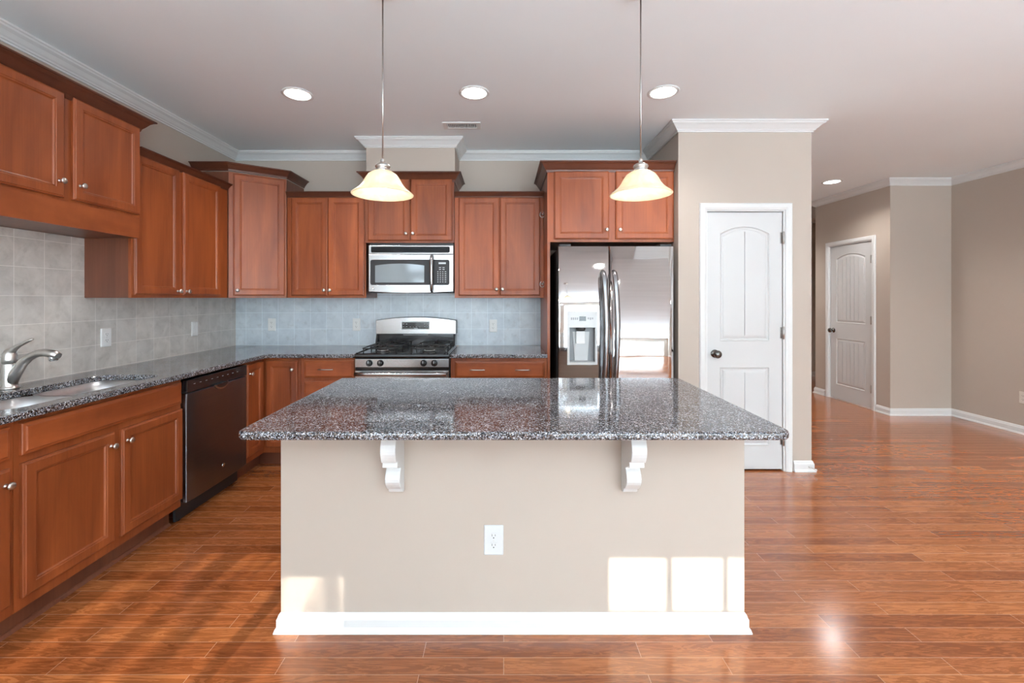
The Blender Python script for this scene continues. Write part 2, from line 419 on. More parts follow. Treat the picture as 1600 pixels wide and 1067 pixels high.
# crown molding of the ceiling
CR = [(0, ZC), (.078, ZC), (.078, ZC-.010), (.070, ZC-.014), (.066, ZC-.022), (.048, ZC-.032), (.030, ZC-.050), (.022, ZC-.056), (.018, ZC-.064), (.010, ZC-.066), (.010, ZC-.076), (0, ZC-.076)]
struct(MB().sweep([(XL, YR), (XL, YB), (CHX0, YB), (CHX0, CHY), (CHX1, CHY), (CHX1, YB), (PX0, YB), (PX0, PY), (PX1, PY), (PX1, YF), (6.5, YF), (6.5, HY1), (HX, HY1), (HX, HY0), (XR, HY0), (XR, YR)], CR).build('trim_1', 'trim'))
BB = [(0, 0), (.024, 0), (.024, .006), (.019, .016), (.014, .020), (.014, .060), (.010, .068), (.008, .078), (.004, .084), (0, .084)]
struct(MB().sweep([(HX, HD0-.065), (HX, HY0), (XR, HY0), (XR, YR)], BB).build('baseboard_right', 'trim'))
struct(MB().sweep([(6.5, YF), (6.5, HY1), (HX, HY1), (HX, HD1+.065)], BB).build('baseboard_hall', 'trim'))
struct(MB().sweep([(DX1+.062, PY), (PX1, PY), (PX1, YF), (6.5, YF)], BB).build('baseboard_pantry', 'trim'))
struct(MB().sweep([(PX0, PY+.5), (PX0, PY), (DX0-.062, PY)], BB).build('baseboard_fridge', 'trim'))

# ------------------------------------------------------------------ interior doors
def arch_loop(x0, x1, z0, z1, rise, inset, n=14):
    x0 += inset; x1 -= inset; z0 += inset; z1 -= inset
    pts = [(x0, z0), (x1, z0)]
    for k in range(n+1):
        t = k/n; x = x1+(x0-x1)*t
        pts.append((x, z1-rise*(2*t-1)**2))
    return pts
def interior_door(n, loc, rz, w, h, knob_x, hinge_zs, planks, label_knob):
    """local: x along the wall, y into the wall, front face at y=.012"""
    root = bpy.data.objects.new('door_%d' % n, None); COL.objects.link(root); root.location = loc; root.rotation_euler = (0, 0, rz); struct(root)
    yf = .012
    st = .105
    P1 = (st, w-st, h*.535-.07, h-.115, .055); P2 = (st, w-st, .20, h*.40, 0)
    m = MB()
    m.holes(rect(.004, w-.004, .012, h-.004), [arch_loop(*P1, 0), arch_loop(*P2, 0)], yf, yf, 'y')
    m.box(.004, w-.004, yf+.006, yf+.04, .012, h-.004)
    prof = [(0, 0), (.004, -.003), (.012, .006), (.020, .0075), (.030, .001), (.044, -.001)]
    edge = [(x, yf) for x in ()]
    for P in (P1, P2):
        L = [[(u, yf+d, v) for u, v in arch_loop(*P, i)] for i, d in prof]
        m.loops(L, False, False)
        x0_, x1_, z0_, z1_, rise = P
        i = .044; x0_ += i; x1_ -= i; z0_ += i; z1_ -= i
        def top(x):
            t = (x1_-x)/(x1_-x0_); return z1_-rise*(2*t-1)**2
        pw_ = (x1_-x0_)/planks
        for k in range(planks):
            a = x0_+pw_*k+(.0025 if k else 0); b = x0_+pw_*(k+1)-(.0025 if k < planks-1 else 0)
            nn = 6; top_pts = [(a+(b-a)*(nn-q)/nn, top(a+(b-a)*(nn-q)/nn)) for q in range(nn+1)]
            poly = [(a, z0_), (b, z0_)]+top_pts
            m.prism(poly, yf-.001, yf+.006, 'y')
    m.box(.004, .006, yf, yf+.01, .012, h-.004); m.box(w-.006, w-.004, yf, yf+.01, .012, h-.004)
    m.box(.004, w-.004, yf, yf+.01, h-.006, h-.004); m.box(.004, w-.004, yf, yf+.01, .012, .014)
    m.build('door_slab', 'door', root)
    # jamb and casing
    j = MB(); j.box(-.012, 0.0015, 0, .10, 0, h+.0); j.box(w-.0015, w+.012, 0, .10, 0, h); j.box(-.012, w+.012, 0, .10, h, h+.012)
    j.build('door_jamb', 'trim', root)
    cp = [(0, 0), (.006, -.010), (.012, -.012), (.020, -.016), (.046, -.018), (.052, -.016), (.058, -.008), (.058, 0)]
    c = MB()
    L = []
    for (sx, z) in ((-1, 0), (-1, 1), (1, 1), (1, 0)):
        ring = []
        for u, d in cp:
            xx = (-.006-u) if sx < 0 else (w+.006+u); zz = (h+.006+u) if z else 0
            ring.append((xx, d, zz))
        L.append(ring)
    c.loops(L, True, True); c.build('door_casing', 'trim', root)
    k = MB(); k.lathe([(.032, 0), (.032, -.004), (.026, -.008), (.012, -.011), (.010, -.030), (.020, -.034), (.029, -.044), (.031, -.054), (.026, -.064), (.012, -.069), (0, -.070)], (knob_x, yf, .925), 'y', 24)
    ko = k.build('door_knob', 'darknickel', root)
    for hz in hinge_zs:
        q = MB(); q.lathe([(.0028, -.006), (.0075, -.002), (.0075, .090), (.0028, .094)], (w-.004, -.004, hz-.044), 'z', 12)
        q.box(w-.022, w-.004, yf-.003, yf+.001, hz-.044, hz+.044)
        q.box(w-.006, w-.002, -.004, yf, hz-.044, hz+.044)
        q.build('door_hinge', 'rod', root)
    return root
interior_door(1, (DX0+.012, PY, 0), 0, DX1-DX0-.024, DZ-.012, .065, (1.84, 1.09, .25), 2, 'a')
interior_door(2, (HX, HD1-.012, 0), -PI/2, HD1-HD0-.024, HDZ-.012, .06, (1.84, 1.09, .25), 6, 'b')

# ------------------------------------------------------------------ cabinet parts (local: x width, y into the wall, z up, frame front at y=0)
def panel_loops(x0, x1, z0, z1, steps):
    return [[(x0+i, y, z0+i), (x1-i, y, z0+i), (x1-i, y, z1-i), (x0+i, y, z1-i)] for i, y in steps]
def cab_door(root, x0, x1, z0, z1, knob=None, st=.056, y=0, mat='wood', label=None):
    m = MB(); steps = [(0, y), (0, y-.012), (.002, y-.015), (.007, y-.017), (.009, y-.020), (st-.012, y-.020), (st-.009, y-.0175), (st-.004, y-.017), (st, y-.011), (st+.004, y-.010)]
    m.loops(panel_loops(x0, x1, z0, z1, steps), True, True)
    d = m.build('door', mat, root)
    if knob: cab_knob(d, knob[0], knob[1], y-.020)
    return d
def cab_drawer(root, x0, x1, z0, z1, handles=(), y=0, knob=None):
    m = MB(); m.loops(panel_loops(x0, x1, z0, z1, [(0, y), (0, y-.011), (.003, y-.014), (.011, y-.016), (.016, y-.020)]), True, True)
    d = m.build('drawer_front', 'woodh', root)
    for hx in handles:
        hz = (z0+z1)/2; h = MB(); L = .060
        h.tube([(hx-L*.8, y-.018, hz), (hx-L*.8, y-.040, hz)], .0035, 8); h.tube([(hx+L*.8, y-.018, hz), (hx+L*.8, y-.040, hz)], .0035, 8)
        h.tube([(hx-L, y-.040, hz), (hx-L*.5, y-.044, hz), (hx, y-.045, hz), (hx+L*.5, y-.044, hz), (hx+L, y-.040, hz)], .0045, 8)
        h.build('drawer_handle', 'nickel', d)
    if knob: cab_knob(d, knob[0], knob[1], y-.020)
    return d
def cab_knob(parent, x, z, y):
    k = MB(); k.lathe([(.009, 0), (.0085, -.003), (.005, -.006), (.0048, -.014), (.010, -.018), (.0145, -.022), (.0150, -.026), (.011, -.030), (0, -.0315)], (x, y, z), 'y', 18)
    return k.build('knob', 'nickel', parent)
CCR = [(0, -.078), (.006, -.078), (.010, -.066), (.012, -.060), (.022, -.048), (.040, -.022), (.050, -.014), (.054, -.008), (.064, -.008), (.064, 0), (0, 0)]
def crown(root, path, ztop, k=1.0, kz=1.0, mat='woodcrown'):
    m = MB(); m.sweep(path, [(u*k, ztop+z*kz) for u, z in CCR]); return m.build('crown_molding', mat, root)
def carcass(root, w, d, z0, z1, mat='woodside', extra=None):
    m = MB(); m.box(0, w, .0185, d, z0, z1); b = m.build('cabinet_box', mat, root)
    f = MB(); f.box(0, w, 0, .018, z0, z1); f.build('face_frame', 'wood', root)
    return b

ROT = PI/2
G_UP = 'wall cabinets'; G_LO = 'base cabinets'
# --- upper cabinet over the sink (left wall)
D = .005
c = thing('wall_cabinet', 'dark cherry two-door wall cabinet hung high over the sink, with a wide bottom rail', 'cabinet', (-2.215, 1.80, 0), ROT, G_UP)
carcass(c, .880, 2.215-2.552+.002 and .335, 1.728, 2.40)
cab_door(c, .010, .413, 1.868, 2.392, (.413-.030, 1.945))
cab_door(c, .460, .872, 1.868, 2.392, (.460+.030, 1.945))
MB().box(0, .880, -.002, -.0002, 1.728, 1.852).build('bottom_rail', 'woodh', c)
crown(c, [(-.0, 0), (.880, 0), (.880, .34)], 2.452)
# --- neighbour further towards the camera (only its end could show)
# --- upper cabinet A
c = thing('wall_cabinet', 'dark cherry two-door wall cabinet on the left wall beside the corner cabinet', 'cabinet', (-2.262, 2.682, 0), ROT, G_UP)
carcass(c, .93, .288, 1.366, 2.265)
cab_door(c, .008, .381, 1.385, 2.248, (.355, 1.412))
cab_door(c, .418, .826, 1.385, 2.248, (.440, 1.412))
crown(c, [(.02, 0), (.93, 0)], 2.292, .75, .62)
# --- diagonal corner cabinet
A = Vector((-2.255, 3.62)); B = Vector((-1.90, 3.862)); wd = (B-A).length; ang = math.atan2(B.y-A.y, B.x-A.x)
c = thing('wall_cabinet', 'tall diagonal corner wall cabinet with one wide lighter cherry door', 'cabinet', (A.x, A.y, 0), ang, G_UP)
def loc2(p): v = Vector(p)-A; ca, sa = math.cos(-ang), math.sin(-ang); return (v.x*ca-v.y*sa, v.x*sa+v.y*ca)
pent = [loc2(p) for p in ((-2.255, 3.62), (-1.90, 3.862), (-1.90, YB-.002), (XL+.002, YB-.002), (XL+.002, 3.62))]
m = MB(); m.prism(pent, 1.366, 2.40); m.build('cabinet_box', 'woodside', c)
MB().box(0, wd, -.004, -.0003, 1.366, 2.40).build('face_frame', 'wood', c)
cab_door(c, .032, wd-.014, 1.385, 2.388, (.060, 1.428), y=-.004)
crown(c, [pent[4], pent[0], pent[1], pent[2]], 2.470, .8, .8)
# --- E: between corner and microwave
c = thing('wall_cabinet', 'short two-door cherry wall cabinet between the corner cabinet and the microwave', 'cabinet', (-1.897, 3.872, 0), 0, G_UP)
carcass(c, .690, .328, 1.366, 2.262)
cab_door(c, .040, .357, 1.385, 2.243, (.335, 1.432)); cab_door(c, .364, .678, 1.385, 2.243, (.386, 1.432))
crown(c, [(0, 0), (.690, 0)], 2.292, .6, .62)
# --- C: over microwave
c = thing('wall_cabinet', 'cherry two-door wall cabinet above the microwave with crown', 'cabinet', (-1.200, 3.85, 0), 0, G_UP)
carcass(c, .768, .350, 1.846, 2.408)
cab_door(c, .020, .384, 1.862, 2.398, (.355, 1.922)); cab_door(c, .390, .752, 1.862, 2.398, (.415, 1.922))
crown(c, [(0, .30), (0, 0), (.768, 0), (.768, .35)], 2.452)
# --- D: right of microwave
c = thing('wall_cabinet', 'short two-door cherry wall cabinet right of the microwave, two rings on its edge', 'cabinet', (-.430, 3.872, 0), 0, G_UP)
carcass(c, .780, .328, 1.366, 2.262)
cab_door(c, .036, .392, 1.385, 2.243, (.368, 1.440)); cab_door(c, .398, .748, 1.385, 2.243, (.420, 1.440))
crown(c, [(0, 0), (.780, 0)], 2.292, .6, .62)
for hz in (2.095, 1.488):
    m = MB(); m.lathe([(.010, 0), (.009, -.004), (.004, -.006), (.004, -.022)], (.770, 0, hz), 'y', 12)
    m.tube([(.770+.020*math.sin(a)-.004, -.022, hz-.004+.024*math.cos(a)) for a in [math.radians(t) for t in range(20, 341, 20)]], .0032, 8)
    m.build('ring_pull', 'nickel', c)
# --- fridge cabinet
c = thing('fridge_cabinet', 'deep cherry cabinet with two doors and tall side panel around the refrigerator', 'cabinet', (.352, 3.56, 0), 0)
MB().box(0, 1.020, .0185, .638, 1.816, 2.408).build('cabinet_box', 'woodside', c)
MB().box(0, 1.020, 0, .018, 1.816, 2.408).build('face_frame', 'wood', c)
MB().box(0, .022, 0, .638, 0, 1.8155).build('side_panel', 'wood', c)
cab_door(c, .053, .494, 1.838, 2.382, (.472, 1.910)); cab_door(c, .548, 1.010, 1.838, 2.382, (.578, 1.910))
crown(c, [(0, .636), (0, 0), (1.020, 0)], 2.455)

# ------------------------------------------------------------------ base cabinets
FX = -1.94; FY = 3.57; CT = .884           # frame planes and underside of the granite
def toe(c, w, d=.60, off=.07, z1=.115):
    MB().box(0, w, off, off+.016, 0, z1).build('toe_kick', 'woodside', c)
    q = MB(); q.prism([(off-.014, 0), (off, 0), (off, .018), (off-.006, .015)], 0, w, 'x'); q.build('toe_molding', 'woodside', c)
def base(c, w, d=.608):
    MB().box(0, w, .0185, d, .115, CT-.002).build('cabinet_box', 'woodside', c)
    MB().box(0, w, 0, .018, .115, CT-.002).build('face_frame', 'wood', c); toe(c, w)
c = thing('base_cabinet', 'cherry base cabinet cut off by the left edge of the picture', 'cabinet', (FX, 1.27, 0), ROT, G_LO)
base(c, .475); cab_drawer(c, .022, .455, .735, .862); cab_door(c, .022, .455, .162, .700, (.432, .640))
# sink base: box open at the top for the bowls
c = thing('sink_base_cabinet', 'cherry sink base cabinet with a long false drawer front over two doors', 'cabinet', (FX, 1.747, 0), ROT, G_LO)
m = MB(); m.box(0, .018, .0185, .608, .115, CT-.002); m.box(.886, .904, .0185, .608, .115, CT-.002); m.box(.018, .886, .59, .608, .115, CT-.002); m.box(.018, .886, .0185, .59, .115, .133)
m.build('cabinet_box', 'woodside', c); MB().box(0, .904, 0, .018, .115, CT-.002).build('face_frame', 'wood', c); toe(c, .904)
cab_drawer(c, .020, .895, .735, .862)
cab_door(c, .022, .440, .162, .702, (.413, .640)); cab_door(c, .480, .902, .162, .702, (.507, .640))
# corner base (L)
c = thing('corner_base_cabinet', 'cherry corner base cabinet with two doors meeting at the inside corner', 'cabinet', (0, 0, 0), 0, G_LO)
Lp = [(XL+.002, 3.296), (FX, 3.296), (FX, FY), (-1.640, FY), (-1.640, YB-.002), (XL+.002, YB-.002)]
MB().prism(Lp, .115, CT-.002).build('cabinet_box', 'wood', c)
Lt = [(XL+.002, 3.296), (FX-.07, 3.296), (FX-.07, FY+.07), (-1.640, FY+.07), (-1.640, FY+.2), (XL+.002, FY+.2)]
MB().prism(Lt, 0, .114).build('toe_kick', 'woodside', c)
def door_world(root, p, rz, w, z0, z1, knob):
    h = MB(); steps = [(0, 0), (0, -.012), (.002, -.015), (.007, -.017), (.009, -.020), (.044, -.020), (.047, -.0175), (.052, -.017), (.056, -.011), (.060, -.010)]
    h.loops(panel_loops(0, w, z0, z1, steps)); d = h.build('door', 'wood', root); d.location = (*p, 0); d.rotation_euler = (0, 0, rz)
    k = cab_knob(d, knob[0], knob[1], -.020)
door_world(c, (FX, 3.312), ROT, .225, .162, .862, (.030, .790))
door_world(c, (-1.917, FY), 0, .254, .162, .862, (.222, .790))
# drawer base left of range
c = thing('drawer_base_cabinet', 'cherry drawer base cabinet with bar handles left of the range', 'cabinet', (-1.638, FY, 0), 0, G_LO)
base(c, .443, .63); 
for z0, z1 in ((.722, .862), (.458, .694), (.162, .430)): cab_drawer(c, .030, .432, z0, z1, (.212,))
# base right of range
c = thing('base_cabinet', 'cherry base cabinet right of the range, one wide drawer with two bar handles', 'cabinet', (-.428, FY, 0), 0, G_LO)
base(c, .778, .63); cab_drawer(c, .038, .758, .722, .855, (.217, .580))
cab_door(c, .038, .392, .162, .694, (.365, .63)); cab_door(c, .404, .758, .162, .694, (.431, .63))

# ------------------------------------------------------------------ counters
ZT = .915
sink_hole = rrect(-2.350, -1.985, 1.76, 2.585, .085, 6)
m = MB(); m.holes([(XL+.001, 1.20), (-1.895, 1.20), (-1.895, 3.525-.02), (-1.875, 3.525), (-1.193, 3.525), (-1.193, YB-.001), (XL+.001, YB-.001)], [sink_hole], CT, ZT)
tag(m.build('countertop', 'granite', None, .007, 3), 'L-shaped speckled granite countertop running along the left and back walls with the sink', 'countertop', 'granite countertops')
m = MB(); m.box(-.430, .350, 3.525, YB-.001, CT, ZT)
tag(m.build('countertop', 'granite', None, .007, 3), 'short dark granite countertop between the range and the refrigerator panel', 'countertop', 'granite countertops')
# backsplash tile
m = MB(); m.box(XL, XL+.006, 1.0, 2.682, ZT+.0005, 1.726); m.box(XL, XL+.006, 2.682, YB-.006, ZT+.0005, 1.3655)
struct(m.build('wall_tile_left', 'tile_left'))
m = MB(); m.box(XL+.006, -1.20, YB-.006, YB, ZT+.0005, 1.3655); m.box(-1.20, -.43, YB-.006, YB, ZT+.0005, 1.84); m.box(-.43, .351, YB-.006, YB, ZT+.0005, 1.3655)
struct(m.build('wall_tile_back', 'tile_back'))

# ------------------------------------------------------------------ sink and faucet
s = thing('kitchen_sink', 'double-bowl stainless undermount sink set in the granite below the faucet', 'sink', (-2.1675, 2.1725, .70))
def bowl(y0, y1, zb, x0=-.183, x1=.183):
    m = MB(); L = []
    for ins, z in ((-.012, .1835), (0, .1835), (.004, .12), (.010, .04), (.030, .006), (.060, 0)):
        L.append([(u, v, z+zb*(1 if z < .1835 else 0)) for u, v in rrect(x0+ins, x1-ins, y0+ins, y1-ins, max(.012, .080-ins*.4), 6)])
    m.loops(L, False, True, True); return m
bowl(-.412, -.006, 0).build('bowl', 'sinksteel', s); bowl(.006, .412, 0).build('bowl', 'sinksteel', s)
for yy in (-.21, .21):
    MB().lathe([(.040, .004), (.038, .008), (.030, .006), (.012, .002), (0, .002)], (0, yy, 0), 'z', 20).build('drain', 'chrome', s)
f = thing('faucet', 'brushed nickel single-lever kitchen faucet standing behind the sink', 'faucet', (-2.450, 2.19, ZT))
m = MB(); m.lathe([(.036, 0), (.036, .006), (.031, .010), (.0295, .020), (.0295, .120), (.028, .128)], (0, 0, 0), 'z', 28)
m.build('faucet_body', 'nickel', f)
m = MB(); pts = []; 
ctrl = [(.004, .030), (.030, .078), (.062, .125), (.100, .158), (.140, .176), (.180, .180), (.215, .172), (.240, .160)]
m.tube([(x, 0, z) for x, z in ctrl], [.026, .025, .0215, .019, .018, .019, .021, .0185], 16)
m.build('spout', 'nickel', f)
MB().lathe([(.014, 0), (.0175, .004), (.0185, .020), (.015, .028)], (.217, 0, .137), 'z', 18).build('spray_head', 'chrome', f)
m = MB(); m.lathe([(.0285, .129), (.0290, .145), (.026, .172), (.018, .192), (.008, .200), (0, .201)], (0, 0, 0), 'z', 24)
m.tube([(.000, 0, .175), (.022, 0, .198), (.045, 0, .214), (.075, 0, .228), (.100, 0, .240), (.118, 0, .247)], [.020, .014, .0095, .008, .0075, .004], 12)
m.build('lever_handle', 'nickel', f)

# ------------------------------------------------------------------ dishwasher
d = thing('dishwasher', 'dark stainless built-in dishwasher under the left counter beside the sink base', 'dishwasher', (-1.905, 2.659, 0), ROT)
W = .628
MB().box(.012, W-.012, .045, .58, .13, .865).build('tub', 'black', d)
m = MB(); n = 10; poly = [(.004, .045)]+[(.004+(W-.008)*k/n, .008-.008*math.sin(PI*k/n)**.5) for k in range(n+1)]+[(W-.004, .045)]
m.prism(poly, .128, .786, 'z'); m.build('door_panel', 'steel_dw', d, .004, 2)
MB().prism([(.004, .792), (.004, .868), (.03, .868), (.045, .792)], .004, W-.004, 'x').build('control_panel', 'black', d, .003)
m = MB()
for k in range(9):
    m.box(.06+k*.055, .075+k*.055, .0034, .0048, .8355, .8375)
m.build('legend_print', 'legend', d)
m = MB(); hp = [(.235+.0, .794)]+[(.235+.15*k/10, .794-.040*math.sin(PI*k/10)**.6) for k in range(1, 10)]+[(.385, .794)]
m.prism(hp, -.016, .004, 'y'); m.build('handle_pocket', 'steel', d, .003)
m = MB(); hp = [(.247, .7945)]+[(.247+.126*k/10, .7945-.028*math.sin(PI*k/10)**.6) for k in range(1, 10)]+[(.373, .7945)]
m.prism(hp, -.018, -.0155, 'y'); m.build('pocket_recess', 'black', d)
MB().lathe([(.013, -.001), (.013, -.003), (.011, -.0045), (.009, -.003), (0, -.003)], (.340, 0, .232), 'y', 20).build('badge', 'chrome', d)
MB().box(.004, W-.004, .075, .09, .012, .122).build('toe_panel', 'blackmatte', d)
for x in (.05, W-.05): MB().lathe([(.016, 0), (.016, .012), (.006, .014), (.006, .03)], (x, .10, 0), 'z', 12).build('foot', 'black', d)

# ------------------------------------------------------------------ range
r = thing('gas_range', 'stainless and black gas range with four burners below the microwave', 'stove', (-.8115, 3.52, 0))
h = .3775
MB().box(-h, h, .03, .655, .04, .905).build('range_body', 'blackmatte', r)
m = MB(); m.prism([(.0, .812), (.0, .878), (.012, .886), (.03, .886), (.03, .812)], -h+.003, h-.003, 'x'); m.build('control_panel', 'steel', r, .002)
for kx in (-.259, -.171, .1735, .259):
    m = MB(); m.lathe([(.026, 0), (.026, -.006), (.023, -.010), (.021, -.024), (.017, -.028), (0, -.028)], (kx, 0, .846), 'y', 20); m.box(kx-.0045, kx+.0045, -.036, -.026, .826, .866)
    k = m.build('burner_knob', 'black', r); MB().box(kx-.0015, kx+.0015, -.0375, -.036, .848, .866).build('pointer', 'legend', k)
m = MB(); m.prism([(-.008, .888), (-.012, .900), (-.008, .915), (.02, .922), (.58, .922), (.60, .91), (.60, .888)], -h, h, 'x'); m.build('cooktop', 'black', r, .003)
for sx in (-1, 1):
    m = MB(); m.box(sx*(h-.014)-.004, sx*(h-.014)+.004, .0, .59, .921, .929); m.build('cooktop_edge', 'black', r, .002)
# burners and grates
for sx in (-1, 1):
    cx = sx*.195
    for cy in (.155, .430):
        m = MB(); m.lathe([(.060, .922), (.056, .926), (.040, .928), (.036, .938), (.034, .943), (.030, .946), (0, .947)], (cx, cy, 0), 'z', 24)
        b_ = m.build('burner', 'iron', r)
        MB().lathe([(.045, .9285), (.045, .934), (.036, .934)], (cx, cy, 0), 'z', 24).build('burner_ring', 'nickel', b_)
    m = MB(); R = .0048; z = .965
    x0, x1, y0, y1 = cx-.135, cx+.135, .035, .555
    m.tube([(u, v, z-.008) for u, v in rrect(x0, x1, y0, y1, .03, 4)]+[(x1, y1-.03, z-.008)], R, 8)
    for yy in (.155, .430):
        for a in range(0, 360, 90):
            a_ = math.radians(a); ux, uy = math.cos(a_), math.sin(a_)
            R0 = .135 if abs(ux) > .5 else (.12)
            m.tube([(cx+ux*R0, yy+uy*R0, z-.008), (cx+ux*.10, yy+uy*.10, z+.006), (cx+ux*.028, yy+uy*.028, z+.004)], R, 8)
        for a in range(45, 360, 90):
            a_ = math.radians(a); m.tube([(cx+math.cos(a_)*.10, yy+math.sin(a_)*.10, z-.004), (cx+math.cos(a_)*.055, yy+math.sin(a_)*.055, z+.004)], R*.8, 8)
        m.tube([(cx+.10*math.cos(t), yy+.10*math.sin(t), z-.002) for t in [2*PI*k/20 for k in range(21)]], R*.8, 8)
    m.tube([(x0, .2925, z-.008), (x1, .2925, z-.008)], R, 8)
    for px, py in ((x0, y0+.04), (x1, y0+.04), (x0, y1-.04), (x1, y1-.04), (x0, .2925), (x1, .2925)):
        m.tube([(px, py, z-.008), (px, py, .9225)], R, 8)
    m.build('grate', 'iron', r)
# backguard
gy = .575
m = MB(); m.box(-h+.012, h-.012, gy+.005, .675, .923, 1.034); m.build('backguard_base', 'black', r, .004)
for sx in (-1, 1):
    m = MB(); m.prism([(gy-.055, .923), (gy+.005, .923), (gy+.005, 1.033), (gy-.012, 1.033)], sx*(h-.020)-.008, sx*(h-.020)+.008, 'x'); m.build('backguard_bracket', 'black', r, .002)
arc = [(-h+.008, 1.033), (h-.008, 1.033), (h-.008, 1.150)]+[(h-.012-(2*h-.024)*k/12, 1.157+.030*(1-(2*k/12-1)**2)) for k in range(13)]+[(-h+.008, 1.150)]
m = MB(); m.prism([(x*1.012, z+(.003 if z > 1.1 else 0)) for x, z in arc], gy+.004, .676, 'y'); m.build('backguard_cap', 'black', r, .003)
m = MB(); m.prism(arc, gy-.014, gy+.0035, 'y'); bg_ = m.build('backguard_panel', 'steel', r, .002)
m = MB(); m.prism(rrect(-.131, .125, 1.075, 1.147, .006, 3), gy-.018, gy-.0145, 'y'); m.build('display_bezel', 'lightplastic', r)
m = MB(); m.prism(rrect(-.126, .120, 1.080, 1.141, .004, 3), gy-.020, gy-.0185, 'y'); dp = m.build('display', 'black', r)
m = MB()
for px in (-.112, -.084, .084, .106):
    for pz in (1.098, 1.122): m.box(px-.006, px+.006, gy-.0206, gy-.0201, pz, pz+.005)
for px in (-.05, -.02, .005, .03): m.box(px-.005, px+.005, gy-.0206, gy-.0201, 1.096, 1.100)
m.box(-.018, .018, gy-.0206, gy-.0201, 1.084, 1.087)
m.build('legend_print', 'legend', dp)
m = MB()
for k in range(16): m.box(-.118+k*.0145, -.118+k*.0145+.009, gy-.001, gy+.0042, 1.021, 1.0255)
m.build('vent_slots', 'lightplastic', r)
MB().box(-h+.003, h-.003, .008, .03, .790, .8105).build('oven_vent', 'black', r)
m = MB(); m.box(-h+.004, h-.004, -.004, .029, .230, .786); od = m.build('oven_door', 'steel', r, .004)
m = MB(); m.box(-.27, .27, -.006, -.0045, .36, .64); m.build('oven_window', 'black', od)
m = MB(); m.tube([(-h+.018, -.050, .765)]+[(-h+.018+(2*h-.036)*k/8, -.050-.006*math.sin(PI*k/8), .765) for k in range(1, 8)]+[(h-.018, -.050, .765)], .0155, 14)
for sx in (-1, 1): m.box(sx*(h-.035)-.012, sx*(h-.035)+.012, -.050, -.004, .755, .775)
m.build('oven_handle', 'steel', od)
MB().box(-h+.004, h-.004, -.002, .029, .055, .222).build('storage_drawer', 'steel', r, .003)
for sx in (-1, 1):
    for yy in (.07, .60): MB().lathe([(.018, 0), (.018, .02), (.008, .022), (.008, .041)], (sx*.33, yy, 0), 'z', 12).build('foot', 'black', r)

# ------------------------------------------------------------------ microwave
mw = thing('microwave', 'stainless over-the-range microwave mounted below the middle cabinet', 'microwave', (-1.163, 3.80, 1.41))
W = .729; H = .408
MB().box(.004, W-.004, .035, .395, .0, H+.022).build('microwave_case', 'blackmatte', mw)
m = MB()
# front shell as polygon with curved lower edge
nb = 12
front = [(W*k/nb, .010-.012*math.sin(PI*k/nb)) for k in range(nb+1)]+[(W, .330), (0, .330)]
top_c = lambda x: .283-.0
blk = [(.015, .080), (.015, .262)]
win = rrect(.016, .695, .068, .282, .018, 5)
m.holes(front, [win], .0, .034, 'y'); m.build('door_frame', 'steel', mw, .003)
m = MB(); m.holes(rect(0, W, .3325, H), [rrect(.020, .696, .345, .396, .010, 4)], .002, .034, 'y'); m.build('vent_frame', 'steel', mw, .003)
m = MB(); m.box(.016, .70, .022, .0335, .342, .399)
for k in range(4): m.prism([(.006, .350+k*.0125), (.020, .356+k*.0125), (.020, .360+k*.0125), (.006, .353+k*.0125)], .0205, .6955, 'x')
m.build('vent_grille', 'black', mw)
m = MB(); m.prism(rrect(.0165, .560, .0685, .2815, .017, 5), .004, .0335, 'y'); dg = m.build('door_glass', 'blackmatte', mw)
m = MB(); arcw = [(.058, .088), (.478, .088), (.480, .232)]+[(.480-(.424)*k/12, .234+.017*(1-(2*k/12-1)**2)) for k in range(13)]+[(.056, .092)]
m.prism(arcw, .0015, .0037, 'y'); m.build('viewing_window', 'glassgrey', dg)
m = MB(); m.prism(rrect(.5615, .6945, .0685, .2815, .017, 5), .002, .0335, 'y'); cp_ = m.build('control_panel', 'blackmatte', mw)
m = MB(); m.box(.603, .665, .0010, .0018, .247, .262)
for i in range(2):
    for j in range(2): m.box(.606+j*.030, .624+j*.030, .0010, .0018, .214-i*.016, .219-i*.016)
for i in range(6):
    for j in range(4): m.box(.592+j*.021, .602+j*.021+(.004 if j == 3 else 0), .0010, .0018, .178-i*.0175, .183-i*.0175)
m.build('keypad', 'legend', cp_)
m = MB(); m.tube([(.546, .0, .320), (.546, -.022, .312), (.546, -.032, .270), (.546, -.036, .180), (.546, -.032, .080), (.546, -.020, .022), (.546, -.0, .012)], [.012, .014, .015, .015, .015, .014, .012], 14)
m.build('door_handle', 'steel', mw)
MB().lathe([(.011, 0), (.011, -.003), (.009, -.004), (.007, -.003), (0, -.003)], (.042, 0, .038), 'y', 20).build('badge', 'chrome', mw)
MB().box(.10, .30, .10, .22, -.004, -.0002).build('cooktop_lamp', 'lightplastic', mw)

# ------------------------------------------------------------------ refrigerator
fr = thing('refrigerator', 'stainless side-by-side refrigerator with an ice and water dispenser', 'refrigerator', (.4235, 3.42, 0))
MB().box(.0, .895, .080, .72, .03, 1.745).build('fridge_body', 'blackmatte', fr)
def door_poly(x0, x1, ext=.010):
    n = 12; return [(x0, .070)]+[(x0+(x1-x0)*k/n, ext-ext*math.sin(PI*k/n)**.45) for k in range(n+1)]+[(x1, .070)]
m = MB(); xs0, xs1, z0, z1 = .070, .300, .848, 1.260
dpol = door_poly(.002, .392)
